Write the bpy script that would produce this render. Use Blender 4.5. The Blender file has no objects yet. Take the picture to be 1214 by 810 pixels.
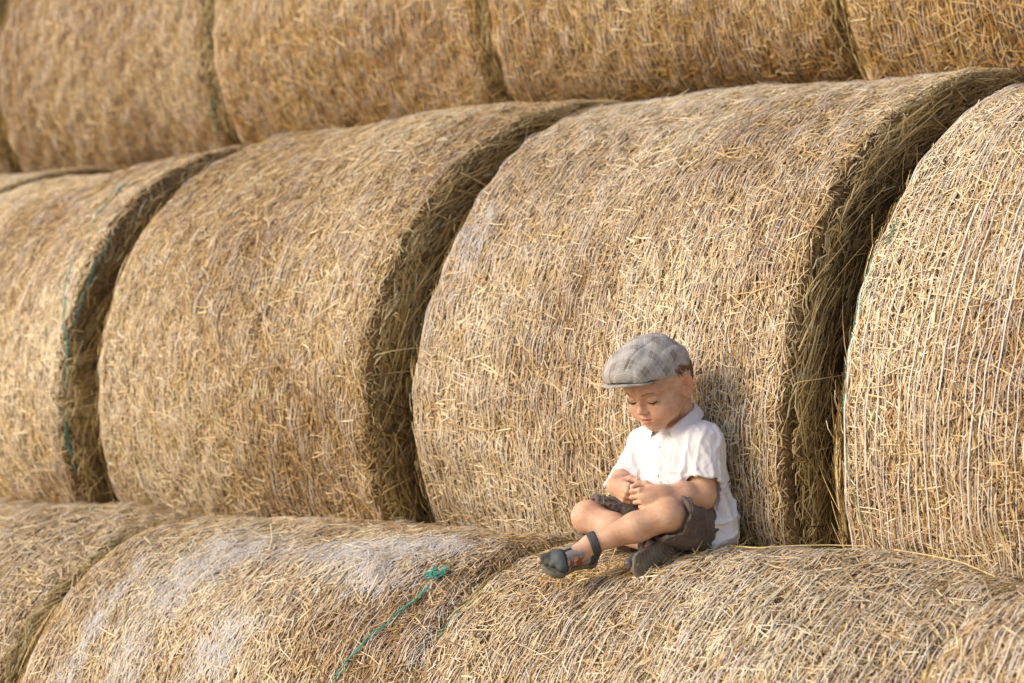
import bpy, bmesh, math
import numpy as np
from mathutils import Vector, Matrix

# ------------------------------------------------------------------ scene, camera, light
scene = bpy.context.scene
col = scene.collection
R_ = math.radians
YAW = R_(39.38)                     # camera heading, turned left from +Y
ROLL = -.0431                       # the camera was held a little crooked
CAMZ = 1.83
FPX, PW, PH = 2375.65, 1214.0, 810.0  # focal length in photo pixels, photo size
PITCH = math.atan((486.13 - 405) / FPX)

cam_d = bpy.data.cameras.new('camera')
cam = bpy.data.objects.new('camera', cam_d)
col.objects.link(cam)
cam.location = (0, 0, CAMZ)
cam.rotation_euler = (Matrix.Rotation(YAW, 3, 'Z') @ Matrix.Rotation(math.pi / 2 + PITCH, 3, 'X') @ Matrix.Rotation(ROLL, 3, 'Z')).to_euler()
cam_d.sensor_width = 36.0
cam_d.lens = FPX / PW * 36.0
cam_d.clip_start = 0.05
cam_d.clip_end = 3000
cam_d.dof.use_dof = True
cam_d.dof.focus_distance = 4.62
cam_d.dof.aperture_fstop = 2.8
scene.camera = cam

SUN_AZ, SUN_EL = R_(33.0), R_(30.0)   # azimuth from the row's front normal, towards -X
to_sun = Vector((-math.sin(SUN_AZ) * math.cos(SUN_EL), -math.cos(SUN_AZ) * math.cos(SUN_EL), math.sin(SUN_EL)))
world = bpy.data.worlds.new('World')
scene.world = world
world.use_nodes = True
wn = world.node_tree
bg = wn.nodes['Background']
sky = wn.nodes.new('ShaderNodeTexSky')
sky.sky_type = 'NISHITA'
sky.sun_disc = False
sky.sun_elevation = SUN_EL
sky.sun_rotation = math.atan2(to_sun.x, to_sun.y)
sky.dust_density = 2.5
sky.air_density = 1.0
wn.links.new(sky.outputs[0], bg.inputs[0])
bg.inputs[1].default_value = 0.15
sun_d = bpy.data.lights.new('sun', 'SUN')
sun_d.energy = 2.2
sun_d.angle = R_(22.0)
sun_d.color = (1.0, 0.86, 0.66)
sun = bpy.data.objects.new('sun', sun_d)
col.objects.link(sun)
sun.rotation_euler = (-to_sun).to_track_quat('-Z', 'Y').to_euler()
sun.location = (-6, -8, 8)
scene.view_settings.view_transform = 'Standard'
scene.view_settings.look = 'None'
scene.view_settings.exposure = 0.35
scene.view_settings.gamma = 1.0
scene.cycles.max_bounces = 6
scene.cycles.diffuse_bounces = 4
scene.cycles.use_denoising = True

# ------------------------------------------------------------------ helpers
rng = np.random.default_rng(11)

def mesh_np(name, V, F, attrs=None, smooth=True):
    """mesh from numpy: V (n,3), F (m,4) or (m,3)"""
    V = np.ascontiguousarray(V, np.float32); F = np.ascontiguousarray(F, np.int32)
    me = bpy.data.meshes.new(name)
    me.vertices.add(len(V)); me.vertices.foreach_set('co', V.ravel())
    k = F.shape[1]
    me.loops.add(F.size); me.loops.foreach_set('vertex_index', F.ravel())
    me.polygons.add(len(F))
    me.polygons.foreach_set('loop_start', np.arange(0, F.size, k, dtype=np.int32))
    me.polygons.foreach_set('loop_total', np.full(len(F), k, np.int32))
    if smooth:
        me.polygons.foreach_set('use_smooth', np.ones(len(F), bool))
    for an, arr in (attrs or {}).items():
        if arr.ndim == 1:
            a = me.attributes.new(an, 'FLOAT', 'POINT'); a.data.foreach_set('value', arr.astype(np.float32))
        else:
            a = me.attributes.new(an, 'FLOAT_COLOR', 'POINT'); a.data.foreach_set('color', arr.astype(np.float32).ravel())
    me.update(); me.validate()
    return me

def link(name, me, mat, parent=None, kind=None, label=None):
    o = bpy.data.objects.new(name, me)
    col.objects.link(o)
    if mat is not None and len(me.materials) == 0:
        me.materials.append(mat)
    if parent is not None:
        o.parent = parent
    if kind: o['kind'] = kind
    if label: o['label'] = label
    return o

def thing(name, label, cat, loc=(0, 0, 0), group=None):
    o = bpy.data.objects.new(name, None)
    col.objects.link(o)
    o.empty_display_size = 0.1
    o.location = loc; o['label'] = label; o['category'] = cat
    if group: o['group'] = group
    return o

def new_mat(name):
    m = bpy.data.materials.new(name); m.use_nodes = True
    nt = m.node_tree
    return m, nt, nt.nodes['Principled BSDF']

def ramp(nt, stops, interp='LINEAR'):
    r = nt.nodes.new('ShaderNodeValToRGB'); r.color_ramp.interpolation = interp
    e = r.color_ramp.elements
    while len(e) < len(stops): e.new(0.5)
    for el, (p, c) in zip(e, stops):
        el.position = p; el.color = (*c, 1)
    return r

def math_node(nt, op, a, b=None):
    n = nt.nodes.new('ShaderNodeMath'); n.operation = op
    for i, s in enumerate((a, b)):
        if s is None: continue
        if isinstance(s, (int, float)): n.inputs[i].default_value = s
        else: nt.links.new(s, n.inputs[i])
    return n.outputs[0]

class Waves:
    """cheap smooth periodic noise over (angle, x)"""
    def __init__(self, n, fmin, fmax, r):
        self.kt = np.round(r.uniform(-fmax, fmax, n)); self.kx = r.uniform(-fmax, fmax, n)
        mag = np.hypot(self.kt, self.kx); s = np.where(mag < fmin, fmin / np.maximum(mag, .1), 1)
        self.kt = np.round(self.kt * s); self.kx = self.kx * s
        self.p = r.uniform(0, 6.283, n); self.n = n
    def __call__(self, th, x):
        out = np.zeros(np.broadcast(th, x).shape)
        for a, b, p in zip(self.kt, self.kx, self.p):
            out += np.sin(a * th + b * x * 1.4 + p)
        return out / math.sqrt(self.n / 2)

# ------------------------------------------------------------------ straw materials
def straw_material(name, stops, hue_rand=0.14, rough=0.6):
    m, nt, bs = new_mat(name)
    at = nt.nodes.new('ShaderNodeAttribute'); at.attribute_name = 'tint'
    r = ramp(nt, stops)
    nt.links.new(at.outputs['Fac'], r.inputs[0])
    # fibres along each stalk: fine stretched noise
    tc = nt.nodes.new('ShaderNodeTexCoord')
    nz = nt.nodes.new('ShaderNodeTexNoise'); nz.inputs['Scale'].default_value = 260; nz.inputs['Detail'].default_value = 2
    nt.links.new(tc.outputs['Object'], nz.inputs['Vector'])
    oi = nt.nodes.new('ShaderNodeObjectInfo')
    v = math_node(nt, 'ADD', math_node(nt, 'MULTIPLY', nz.outputs['Fac'], 0.5),
                  math_node(nt, 'ADD', math_node(nt, 'MULTIPLY', oi.outputs['Random'], hue_rand), 0.68))
    hs = nt.nodes.new('ShaderNodeHueSaturation')
    nt.links.new(math_node(nt, 'ADD', math_node(nt, 'MULTIPLY', oi.outputs['Alpha'], .26), .90), hs.inputs['Saturation'])
    nt.links.new(v, hs.inputs['Value']); nt.links.new(r.outputs[0], hs.inputs['Color'])
    nt.links.new(hs.outputs[0], bs.inputs['Base Color'])
    bs.inputs['Roughness'].default_value = rough
    bs.inputs['Specular IOR Level'].default_value = 0.35
    return m

M_STRAW = straw_material('straw_stalks', [(0.0, (.18, .095, .034)), (.25, (.36, .21, .075)), (.55, (.60, .405, .170)),
                                          (.8, (.76, .580, .310)), (1.0, (.86, .74, .50))])
M_GOLD = straw_material('golden_straw_stalks', [(0.0, (.16, .075, .020)), (.25, (.33, .175, .045)), (.55, (.57, .350, .118)),
                                                (.8, (.72, .505, .220)), (1.0, (.82, .66, .38))])
M_END = straw_material('end_straw', [(0.0, (.11, .066, .024)), (.35, (.33, .215, .072)), (.65, (.60, .425, .155)),
                                     (.9, (.80, .62, .28)), (1.0, (.88, .74, .44))])

def core_material():
    m, nt, bs = new_mat('packed_straw')
    tc = nt.nodes.new('ShaderNodeTexCoord')
    mp = nt.nodes.new('ShaderNodeMapping'); mp.inputs['Scale'].default_value = (1.0, .55, .55)
    nt.links.new(tc.outputs['Object'], mp.inputs[0])
    n1 = nt.nodes.new('ShaderNodeTexNoise'); n1.inputs['Scale'].default_value = 190; n1.inputs['Detail'].default_value = 4
    nt.links.new(mp.outputs[0], n1.inputs['Vector'])
    n2 = nt.nodes.new('ShaderNodeTexNoise'); n2.inputs['Scale'].default_value = 7; n2.inputs['Detail'].default_value = 3
    nt.links.new(tc.outputs['Object'], n2.inputs['Vector'])
    f = math_node(nt, 'ADD', math_node(nt, 'MULTIPLY', n1.outputs['Fac'], 0.8), math_node(nt, 'MULTIPLY', n2.outputs['Fac'], 0.25))
    r = ramp(nt, [(.3, (.07, .036, .012)), (.5, (.19, .105, .036)), (.7, (.42, .26, .10)), (.85, (.6, .42, .2))])
    nt.links.new(f, r.inputs[0]); nt.links.new(r.outputs[0], bs.inputs['Base Color'])
    bp = nt.nodes.new('ShaderNodeBump'); bp.inputs['Strength'].default_value = .8; bp.inputs['Distance'].default_value = .01
    nt.links.new(n1.outputs['Fac'], bp.inputs['Height']); nt.links.new(bp.outputs[0], bs.inputs['Normal'])
    bs.inputs['Roughness'].default_value = .85
    return m
M_CORE = core_material()

def plain_mat(name, c, rough=.6, noise=0, scale=60, spec=.4):
    m, nt, bs = new_mat(name)
    bs.inputs['Roughness'].default_value = rough; bs.inputs['Specular IOR Level'].default_value = spec
    if noise:
        tc = nt.nodes.new('ShaderNodeTexCoord')
        n = nt.nodes.new('ShaderNodeTexNoise'); n.inputs['Scale'].default_value = scale; n.inputs['Detail'].default_value = 5
        nt.links.new(tc.outputs['Object'], n.inputs['Vector'])
        r = ramp(nt, [(.3, tuple(x * (1 - noise) for x in c)), (.7, tuple(min(1, x * (1 + noise)) for x in c))])
        nt.links.new(n.outputs['Fac'], r.inputs[0]); nt.links.new(r.outputs[0], bs.inputs['Base Color'])
    else:
        bs.inputs['Base Color'].default_value = (*c, 1)
    return m
M_NET = plain_mat('net_wrap_plastic', (.62, .57, .54), .45, .12, 25)
M_TWINE = plain_mat('teal_twine', (.06, .36, .30), .5, .3, 40)

# ------------------------------------------------------------------ one straw bale (axis = local X)
BL = 1.2350                       # length along the row

class BaleShape:
    """a sagging round bale: R tall radius, e how much wider than tall, taper of its left end, TH angles that carry loose straw"""
    def __init__(self, seed, R, e, taper, sh, th, droop=0.):
        r = np.random.default_rng(seed)
        self.R, self.e, self.taper, self.sh, self.th = R, e, taper, sh, np.radians(th)
        self.droop = droop
        self.w1 = Waves(14, 2, 7, r); self.w2 = Waves(24, 18, 50, r); self.w3 = Waves(14, 3, 9, r); self.w4 = Waves(12, 1, 4, r)
    def prof(self, x):
        return self.R - self.taper * np.clip(.5 - x / BL, 0, 1) - self.droop * np.clip((x - .15) / .45, 0, 1) ** 2
    def dent(self, th):
        d = (th + .5 * np.pi) % (2 * np.pi) - .5 * np.pi
        return 1 - .13 * np.exp(-((d + .87) / .22) ** 2) - .10 * np.exp(-((d - 2.25) / .22) ** 2)
    def radius(self, th, x):
        h = BL / 2
        t = np.clip((np.abs(x) - (h - self.sh)) / self.sh, 0, 1)
        rr = self.prof(x) - self.sh * (1 - np.sqrt(np.clip(1 - t ** 2, 0, 1)))
        return (rr + .007 * self.w1(th, x) + .0018 * self.w2(th, x)) * self.dent(th)
    def put(self, x, th, r):
        return np.stack([x, -r * self.e * np.cos(th), r * np.sin(th)], -1)   # th = 0 faces -Y, 90 deg is up
    def pos(self, th, x, lift=0.):
        return self.put(x, th, self.radius(th, x) + lift)
    def nrm(self, th):
        n = np.stack([np.zeros_like(th), -np.cos(th) / self.e, np.sin(th)], -1)
        return n / np.linalg.norm(n, axis=-1, keepdims=True)

def strip_mesh(P, N, Wd, tint, ridge=.45):
    """P (n,k,3) centre lines, N (n,k,3) outward normals, Wd (n,k) widths -> ridged strips of 3 verts per ring"""
    n, k, _ = P.shape
    T = np.gradient(P, axis=1)
    S = np.cross(T, N); S /= np.linalg.norm(S, axis=-1, keepdims=True) + 1e-9
    w = Wd[..., None] * .5
    V = np.stack([P - S * w, P + N * w * 2 * ridge, P + S * w], 2)        # n,k,3,3
    idx = np.arange(n * k * 3).reshape(n, k, 3)
    a, b, c, d = idx[:, :-1, :-1], idx[:, :-1, 1:], idx[:, 1:, 1:], idx[:, 1:, :-1]
    F = np.stack([a, b, c, d], -1).reshape(-1, 4)
    tt = np.repeat(tint, k * 3)
    return V.reshape(-1, 3), F, tt

def barrel_straw(bs, n, seed):
    r = np.random.default_rng(seed)
    h = BL / 2 - .010
    th0 = r.uniform(*bs.th, n); x0 = r.uniform(-h, h, n)
    L = np.clip(r.lognormal(np.log(.032), .52, n), .010, .12)
    circ = r.random(n) < .5
    al = np.where(circ, r.normal(0, .26, n), r.uniform(-np.pi / 2, np.pi / 2, n))
    k = 3
    t = np.linspace(-.5, .5, k)[None] * L[:, None]
    bend = r.normal(0, .12, n)[:, None] * (t / L[:, None]) ** 2 * L[:, None]
    dx = t * np.sin(al)[:, None] + bend * np.cos(al)[:, None]
    dt = t * np.cos(al)[:, None] - bend * np.sin(al)[:, None]
    x = np.clip(x0[:, None] + dx, -BL / 2 + .004, BL / 2 - .004)
    th = th0[:, None] + dt / (bs.R * (1 + bs.e) / 2)
    tilt = np.abs(r.normal(0, .035, n)); tilt = np.where(r.random(n) < .014, r.uniform(.1, .32, n), tilt)
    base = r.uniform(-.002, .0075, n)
    lift = base[:, None] + (t + L[:, None] / 2) * tilt[:, None] * (t / L[:, None] + .5)
    P = bs.pos(th, x, lift)
    N = bs.nrm(th)
    W = np.clip(r.normal(.0026, .0009, n), .0011, .0062)[:, None] * np.array([[.85, 1, .75]])
    patch = bs.w3(th0, x0); big = bs.w4(th0, x0)
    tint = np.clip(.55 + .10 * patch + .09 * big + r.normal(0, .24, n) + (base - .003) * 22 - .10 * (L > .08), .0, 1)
    tint = np.where(r.random(n) < .11, np.clip(tint - .38, 0, 1), tint)
    return strip_mesh(P, N, W, tint)

def end_straw(bs, n, sgn, seed):
    r = np.random.default_rng(seed)
    R0 = bs.R - (bs.taper if sgn < 0 else 0)
    rho = R0 * np.sqrt(r.uniform(.35, .97, n)); th0 = r.uniform(*bs.th, n)
    rim = r.random(n) < .45
    rho = np.where(rim, R0 - np.abs(r.normal(0, .07, n)) - .022, rho)
    L = np.clip(r.lognormal(np.log(.068), .55, n), .02, .22)
    al = np.where(r.random(n) < .74, r.normal(0, .24, n), r.uniform(-1.5, 1.5, n))
    k = 5
    t = np.linspace(-.5, .5, k)[None] * L[:, None]
    tang = t * np.cos(al)[:, None]; rad = t * np.sin(al)[:, None]
    rr = np.clip(rho[:, None] + rad, .02, R0 - .010)
    th = th0[:, None] + tang / (rho * (1 + bs.e) / 2)[:, None]
    q = np.clip((rr - (R0 - bs.sh)) / bs.sh, 0, 1)
    xf = BL / 2 - bs.sh * (1 - np.sqrt(1 - q ** 2 * .985)) + (.010 * bs.w1(th0, rho * 3) + .006 * bs.w2(th0, rho * 3))[:, None]
    out = r.uniform(-.004, .016, n)[:, None] + np.where(r.random(n) < .14, r.uniform(.2, .8, n), np.abs(r.normal(0, .06, n)))[:, None] * (t + L[:, None] / 2) * .6
    x = sgn * (xf + out)
    P = bs.put(x, th, rr * bs.dent(th))
    N = np.stack([np.full_like(th, sgn) * 1.0, -np.cos(th) * q, np.sin(th) * q], -1)
    N /= np.linalg.norm(N, axis=-1, keepdims=True)
    W = np.clip(r.normal(.0031, .0012, n), .0014, .0085)[:, None] * np.array([[.7, 1, 1, .9, .6]])
    tint = np.clip(r.normal(.46, .29, n) + .10 * bs.w3(th0, rho * 3), 0, 1)
    return strip_mesh(P, N, W, tint)

def net_strands(bs, seed, spacing=.0140, width=.0016):
    r = np.random.default_rng(seed)
    k = 300
    th = np.linspace(bs.th[0] - .1, bs.th[1] + .1, k)
    xs = np.arange(-BL / 2 + .02, BL / 2 - .02, spacing)
    n = len(xs)
    xs = xs + r.normal(0, .0022, n)
    X = np.repeat(xs[:, None], k, 1)
    TH = np.repeat(th[None], n, 0)
    sway = .0045 * bs.w1(TH, X * .6) + .0006 * np.sin(TH * r.integers(20, 60, (n, 1)) + r.uniform(0, 6, (n, 1)))
    X = np.clip(X + sway, -BL / 2 + .006, BL / 2 - .006)
    lift = .0064 + .0024 * bs.w2(TH, X) + .0010 * bs.w4(TH, X)
    P = bs.pos(TH, X, lift)
    W = width * (.55 + .5 * r.random((n, 1))) * (1 + .4 * np.sin(TH * r.integers(3, 17, (n, 1)) + r.uniform(0, 6, (n, 1))))
    V1, F1, _ = strip_mesh(P, bs.nrm(TH), np.clip(W, .0006, .003), np.zeros(n), .25)
    # finer zig-zag threads linking neighbouring strands
    k2 = 200
    th = np.linspace(bs.th[0], bs.th[1], k2)
    TH = np.repeat(th[None], n - 1, 0)
    zig = (np.arange(k2) % 2)[None]
    X = np.clip(xs[:-1, None] + (xs[1:] - xs[:-1])[:, None] * zig + .0045 * bs.w1(TH, xs[:-1, None] * .6), -BL / 2 + .006, BL / 2 - .006)
    P = bs.pos(TH, X, .0054 + .0024 * bs.w2(TH, X))
    V2, F2, _ = strip_mesh(P, bs.nrm(TH), np.full(TH.shape, .0006), np.zeros(n - 1), .2)
    return np.concatenate([V1, V2]), np.concatenate([F1, F2 + len(V1)])

def core_mesh(bs):
    nt_, nx = 260, 110
    h = BL / 2
    S_ = bs.sh
    xs = np.concatenate([np.linspace(-h + .001, -h + S_, 12), np.linspace(-h + S_, h - S_, nx)[1:-1], np.linspace(h - S_, h - .001, 12)])
    th = np.linspace(0, 2 * np.pi, nt_, endpoint=False)
    TH, X = np.meshgrid(th, xs)
    P = bs.pos(TH, X, -.004)
    rows = [P]
    # end faces: rings toward the centre
    pre, post = [], []
    for f in (.8, .5, .2, .03):
        for lst, ix, s in ((pre, 0, -1), (post, -1, 1)):
            q = P[ix].copy(); q[:, 1:] *= f; q[:, 0] += s * .010 * bs.w1(th, f * 2)
            lst.append(q[None])
    V = np.concatenate(pre[::-1] + rows + post)
    n = V.shape[0]
    idx = np.arange(n * nt_).reshape(n, nt_)
    a = idx[:-1]; b = np.roll(a, -1, 1); d = idx[1:]; c = np.roll(d, -1, 1)
    F = np.stack([a, d, c, b], -1).reshape(-1, 4)
    return V.reshape(-1, 3), F

def tube(P, rad, sides=6):
    """P (k,3) -> closed-section tube"""
    P = np.asarray(P, float); k = len(P)
    T = np.gradient(P, axis=0); T /= np.linalg.norm(T, axis=1, keepdims=True) + 1e-9
    up = np.array([.13, .31, .94]); A = np.cross(T, up); A /= np.linalg.norm(A, axis=1, keepdims=True) + 1e-9
    B = np.cross(T, A)
    rad = np.broadcast_to(rad, (k,))
    an = np.linspace(0, 2 * np.pi, sides, endpoint=False)
    V = P[:, None] + rad[:, None, None] * (np.cos(an)[None, :, None] * A[:, None] + np.sin(an)[None, :, None] * B[:, None])
    idx = np.arange(k * sides).reshape(k, sides)
    a = idx[:-1]; b = np.roll(a, -1, 1); d = idx[1:]; c = np.roll(d, -1, 1)
    F = np.stack([a, b, c, d], -1).reshape(-1, 4)
    return V.reshape(-1, 3), F

def merge(parts):
    Vs, Fs, Ts, o = [], [], [], 0
    for p in parts:
        Vs.append(p[0]); Fs.append(p[1] + o); o += len(p[0])
        if len(p) > 2: Ts.append(p[2])
    return np.concatenate(Vs), np.concatenate(Fs), (np.concatenate(Ts) if Ts else None)

SHAPES, KITS = [], []
def make_kit(s, n_straw, n_end, R, e, taper, sh, th, droop=0., mat=None):
    bsh = BaleShape(100 + s, R, e, taper, sh, th, droop); SHAPES.append(bsh)
    kit = {}
    V, F = core_mesh(bsh); kit['core'] = mesh_np('core', V, F)
    V, F, t = barrel_straw(bsh, n_straw, 200 + s); kit['straw'] = mesh_np('straw_cover', V, F, {'tint': t}, False)
    V, F, t = merge([end_straw(bsh, n_end, 1, 300 + s), end_straw(bsh, n_end // 2, -1, 330 + s)])
    kit['end'] = mesh_np('end_straw', V, F, {'tint': t}, False)
    V, F = net_strands(bsh, 400 + s); kit['net'] = mesh_np('net_wrap', V, F)
    kit['core'].materials.append(M_CORE); kit['straw'].materials.append(mat or M_STRAW)
    kit['end'].materials.append(M_END); kit['net'].materials.append(M_NET)
    KITS.append(kit)
for s in range(3): make_kit(s, 70000, 11000, .9225, 1.245, .050, .036, (-62, 128))         # middle row
make_kit(3, 36000, 5000, .75, 1.0, .0, .085, (-35, 122), .055)                              # bottom row
make_kit(4, 36000, 5000, .75, 1.0, .0, .075, (-35, 122), .012)
for s in range(5, 7): make_kit(s, 34000, 5000, .80, 1.05, .0, .055, (-72, 110), 0., M_GOLD)           # top row

BALES = {}
# how golden each bale's straw is (0 weathered pale, 1 fresh)
TONE = dict(m0=.2, m1=.15, m2=.30, m3=.22, m4=.10, m5=.2, b0=.05, b1=.15, b2=.10, b3=.1, t0=.2, t1=.42, t2=.48, t3=.55, t4=.2, t5=.6)
def bale(key, label, X, Y, Z, kit, roll, group, rs=1.0, ls=1.0, slope=0.0, tilt=0.0):
    """X is the bale's centre along the row; the rows run slightly downhill to the right"""
    o = thing('straw_bale', label, 'straw bale', (X, Y, Z), group)
    o.rotation_euler = (R_(roll), math.atan(-slope), R_(tilt))
    o.scale = (ls, rs, rs)
    k = KITS[kit]
    link('packed_core', k['core'], None, o)
    sc_ = link('straw_cover', k['straw'], None, o, 'stuff')
    sc_.color = (1, 1, 1, TONE[key])
    link('end_straw', k['end'], None, o, 'stuff').color = (1, 1, 1, .1)
    link('net_wrap', k['net'], None, o)
    BALES[key] = (o, SHAPES[kit], Matrix.LocRotScale(o.location, o.rotation_euler, o.scale))
    return o

def on_bale(key, ths, xs, lift=.012):
    """points on a bale in its own frame from angle (deg, 0 = front, 90 = up) and x from its centre"""
    return BALES[key][1].pos(np.radians(np.asarray(ths, float)), np.asarray(xs, float), lift)

# ground: one big stubble field
def ground():
    n = 60
    g = np.concatenate([-np.geomspace(1500, 2, n), np.linspace(-1.8, 1.8, 9), np.geomspace(2, 1500, n)])
    X, Y = np.meshgrid(g, g + 3)
    Z = -.0 + .015 * np.sin(X * 1.7) * np.cos(Y * 1.3) - .02
    V = np.stack([X, Y, Z], -1); m = len(g)
    idx = np.arange(m * m).reshape(m, m)
    F = np.stack([idx[:-1, :-1], idx[:-1, 1:], idx[1:, 1:], idx[1:, :-1]], -1).reshape(-1, 4)
    ma, nt, bs = new_mat('stubble_field')
    tc = nt.nodes.new('ShaderNodeTexCoord')
    n1 = nt.nodes.new('ShaderNodeTexNoise'); n1.inputs['Scale'].default_value = 40; n1.inputs['Detail'].default_value = 6
    nt.links.new(tc.outputs['Object'], n1.inputs['Vector'])
    r = ramp(nt, [(.3, (.12, .07, .03)), (.55, (.36, .25, .11)), (.75, (.52, .39, .19))])
    nt.links.new(n1.outputs['Fac'], r.inputs[0]); nt.links.new(r.outputs[0], bs.inputs['Base Color'])
    bs.inputs['Roughness'].default_value = .9
    o = link('ground', mesh_np('ground', V.reshape(-1, 3), F), ma); o['kind'] = 'structure'
ground()

G1, G2, G3 = 'straw bales of the bottom row', 'straw bales of the middle row', 'straw bales of the top row'
X3 = -3.630                      # left end of the bale behind the boy
PI2, Y2, S2 = 1.3406, 5.068, -.075
def z2(x): return CAMZ + .037 + S2 * (x + 3.69)
for key, lab, i, kit, roll, rs in (
        ('m4', 'crisp middle-row straw bale at the right edge, ringed by separate pale net strands', 1, 0, 3, .985),
        ('m3', 'big straw bale the boy leans his back against', 0, 1, 0, 1.0),
        ('m2', 'whole middle-row straw bale directly left of the one behind the boy', -1, 2, 0, 1.0),
        ('m1', 'middle-row straw bale cut by the left edge, with teal twine round its right rim', -2, 0, -4, 1.0),
        ('m0', 'straw bale showing only its dark rim at the far left between two rows', -3, 1, 3, 1.0),
        ('m5', 'straw bale beyond the right edge of the middle row', 2, 2, 3, .97)):
    xc = X3 + PI2 * i + BL / 2
    dx, dy, dz = {'m4': (-.020, -.05, -.005), 'm1': (0, .03, -.115), 'm0': (.09, .05, -.135), 'm3': (-.012, 0, 0), 'm2': (.01, 0, -.01)}.get(key, (0, 0, 0))
    bale(key, lab, xc + dx, Y2 + dy, z2(xc) + dz, kit, roll, G2, rs, {'m3': .98}.get(key, 1.0), S2 + (.055 if key == 'm1' else 0))
Y1, R1, S1 = 3.92, .75, -.040
def z1(x): return CAMZ - .330 - R1 - .004 + S1 * (x + 2.9)
for key, lab, x0, x1, kit, roll, rs in (
        ('b0', 'bottom-row straw bale in the lower left corner', -5.80, -4.500, 3, 3, 1.01),
        ('b1', 'bottom-row straw bale with white bunched net patches and a teal knot', -4.470, -3.075, 4, 0, 1.01),
        ('b2', 'bottom-row straw bale the boy sits on', -3.140, -1.835, 3, -4, 1.0),
        ('b3', 'bottom-row straw bale just showing in the lower right corner', -1.905, -.62, 4, 4, .975)):
    xc = (x0 + x1) / 2
    bale(key, lab, xc, Y1, z1(xc), kit, roll, G1, rs, (x1 - x0) / BL, S1)
Y3, S3 = 5.95, -.03
def z3(x): return CAMZ + 1.43 + S3 * (x + 4.3)
for key, lab, xr, kit, roll in (
        ('t0', 'faded top-row straw bale at the upper left with thin teal twine at its right rim', -5.62, 5, 3),
        ('t1', 'top-row straw bale second from the left, above the left middle-row joint', -4.28, 6, 0),
        ('t2', 'top-row straw bale over the one the boy leans against', -2.94, 5, -4),
        ('t3', 'top-row straw bale in the upper right corner', -1.60, 6, 5),
        ('t5', 'straw bale beyond the right edge of the top row', -.26, 5, 2),
        ('t4', 'top-row straw bale just showing at the upper left corner', -6.98, 6, -3)):
    bale(key, lab, xr - .665, Y3, z3(xr - .665), kit, roll, G3, 1.0, 1.30 / BL, S3)

# ================================================================== the boy
# ------------------------------------------------------------------ distance-field modelling
def smin(a, b, k):
    if k <= 0: return np.minimum(a, b)
    h = np.clip(k - np.abs(a - b), 0, None) / k
    return np.minimum(a, b) - h * h * k * .25
def smax(a, b, k): return -smin(-a, -b, k)

def f_cone(a, b, ra, rb):
    a, b = np.asarray(a, float), np.asarray(b, float)
    ab = b - a; L2 = max(ab @ ab, 1e-12)
    def f(p):
        h = np.clip(((p - a) @ ab) / L2, 0, 1)
        return np.linalg.norm(p - a - h[..., None] * ab, axis=-1) - (ra + (rb - ra) * h)
    m = max(ra, rb)
    return f, np.minimum(a, b) - m, np.maximum(a, b) + m

def f_ell(c, r, M=None):
    """ellipsoid; M rows = its axes"""
    c = np.asarray(c, float); r = np.asarray(r, float)
    M = np.eye(3) if M is None else np.asarray(M, float)
    def f(p):
        q = (p - c) @ M.T
        k0 = np.linalg.norm(q / r, axis=-1); k1 = np.linalg.norm(q / (r * r), axis=-1)
        return np.where(k1 > 1e-9, k0 * (k0 - 1) / np.maximum(k1, 1e-9), -r.min())
    ext = np.sqrt(((M * r[:, None]) ** 2).sum(0))
    return f, c - ext, c + ext

class Model:
    def __init__(self): self.ops = []
    def add(self, prim, k=.01): self.ops.append(('+', *prim, k)); return self
    def cut(self, prim, k=.004): self.ops.append(('-', *prim, k)); return self
    def isect(self, fn, k=.002): self.ops.append(('&', fn, None, None, k)); return self
    def ev(self, p, pad=.03):
        d = np.full(p.shape[:-1], 1.0)
        for op, f, lo, hi, k in self.ops:
            if op == '+': d = smin(d, f(p), k)
            elif op == '-': d = smax(d, -f(p), k)
            else: d = smax(d, f(p), k)
        return d
    def grid(self, lo, hi, h):
        lo = np.asarray(lo, float); n = np.ceil((np.asarray(hi) - lo) / h).astype(int) + 1
        F = np.full(n, 1.0, np.float32)
        ax = [lo[i] + h * np.arange(n[i]) for i in range(3)]
        for op, f, bl, bh, k in self.ops:
            if op == '&':
                # only where it can matter
                S = np.argwhere(F < .05)
                if len(S) == 0: continue
                i0, i1 = S.min(0), S.max(0) + 1
            else:
                m = k + 3 * h + .006
                i0 = np.clip(np.floor((bl - m - lo) / h).astype(int), 0, n)
                i1 = np.clip(np.ceil((bh + m - lo) / h).astype(int) + 1, 0, n)
            if np.any(i1 <= i0): continue
            sl = tuple(slice(a, b) for a, b in zip(i0, i1))
            G = np.stack(np.meshgrid(*[ax[i][sl[i]] for i in range(3)], indexing='ij'), -1)
            v = f(G)
            if op == '+': F[sl] = smin(F[sl], v, k)
            elif op == '-': F[sl] = smax(F[sl], -v, k)
            else: F[sl] = smax(F[sl], v, k)
        return F, lo, h
    def mesh(self, lo=None, hi=None, h=.0025, smooth=2):
        if lo is None:
            A = [o for o in self.ops if o[0] == '+']
            lo = np.min([o[2] for o in A], 0) - .012; hi = np.max([o[3] for o in A], 0) + .012
        return surface_nets(*self.grid(lo, hi, h), smooth)

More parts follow.
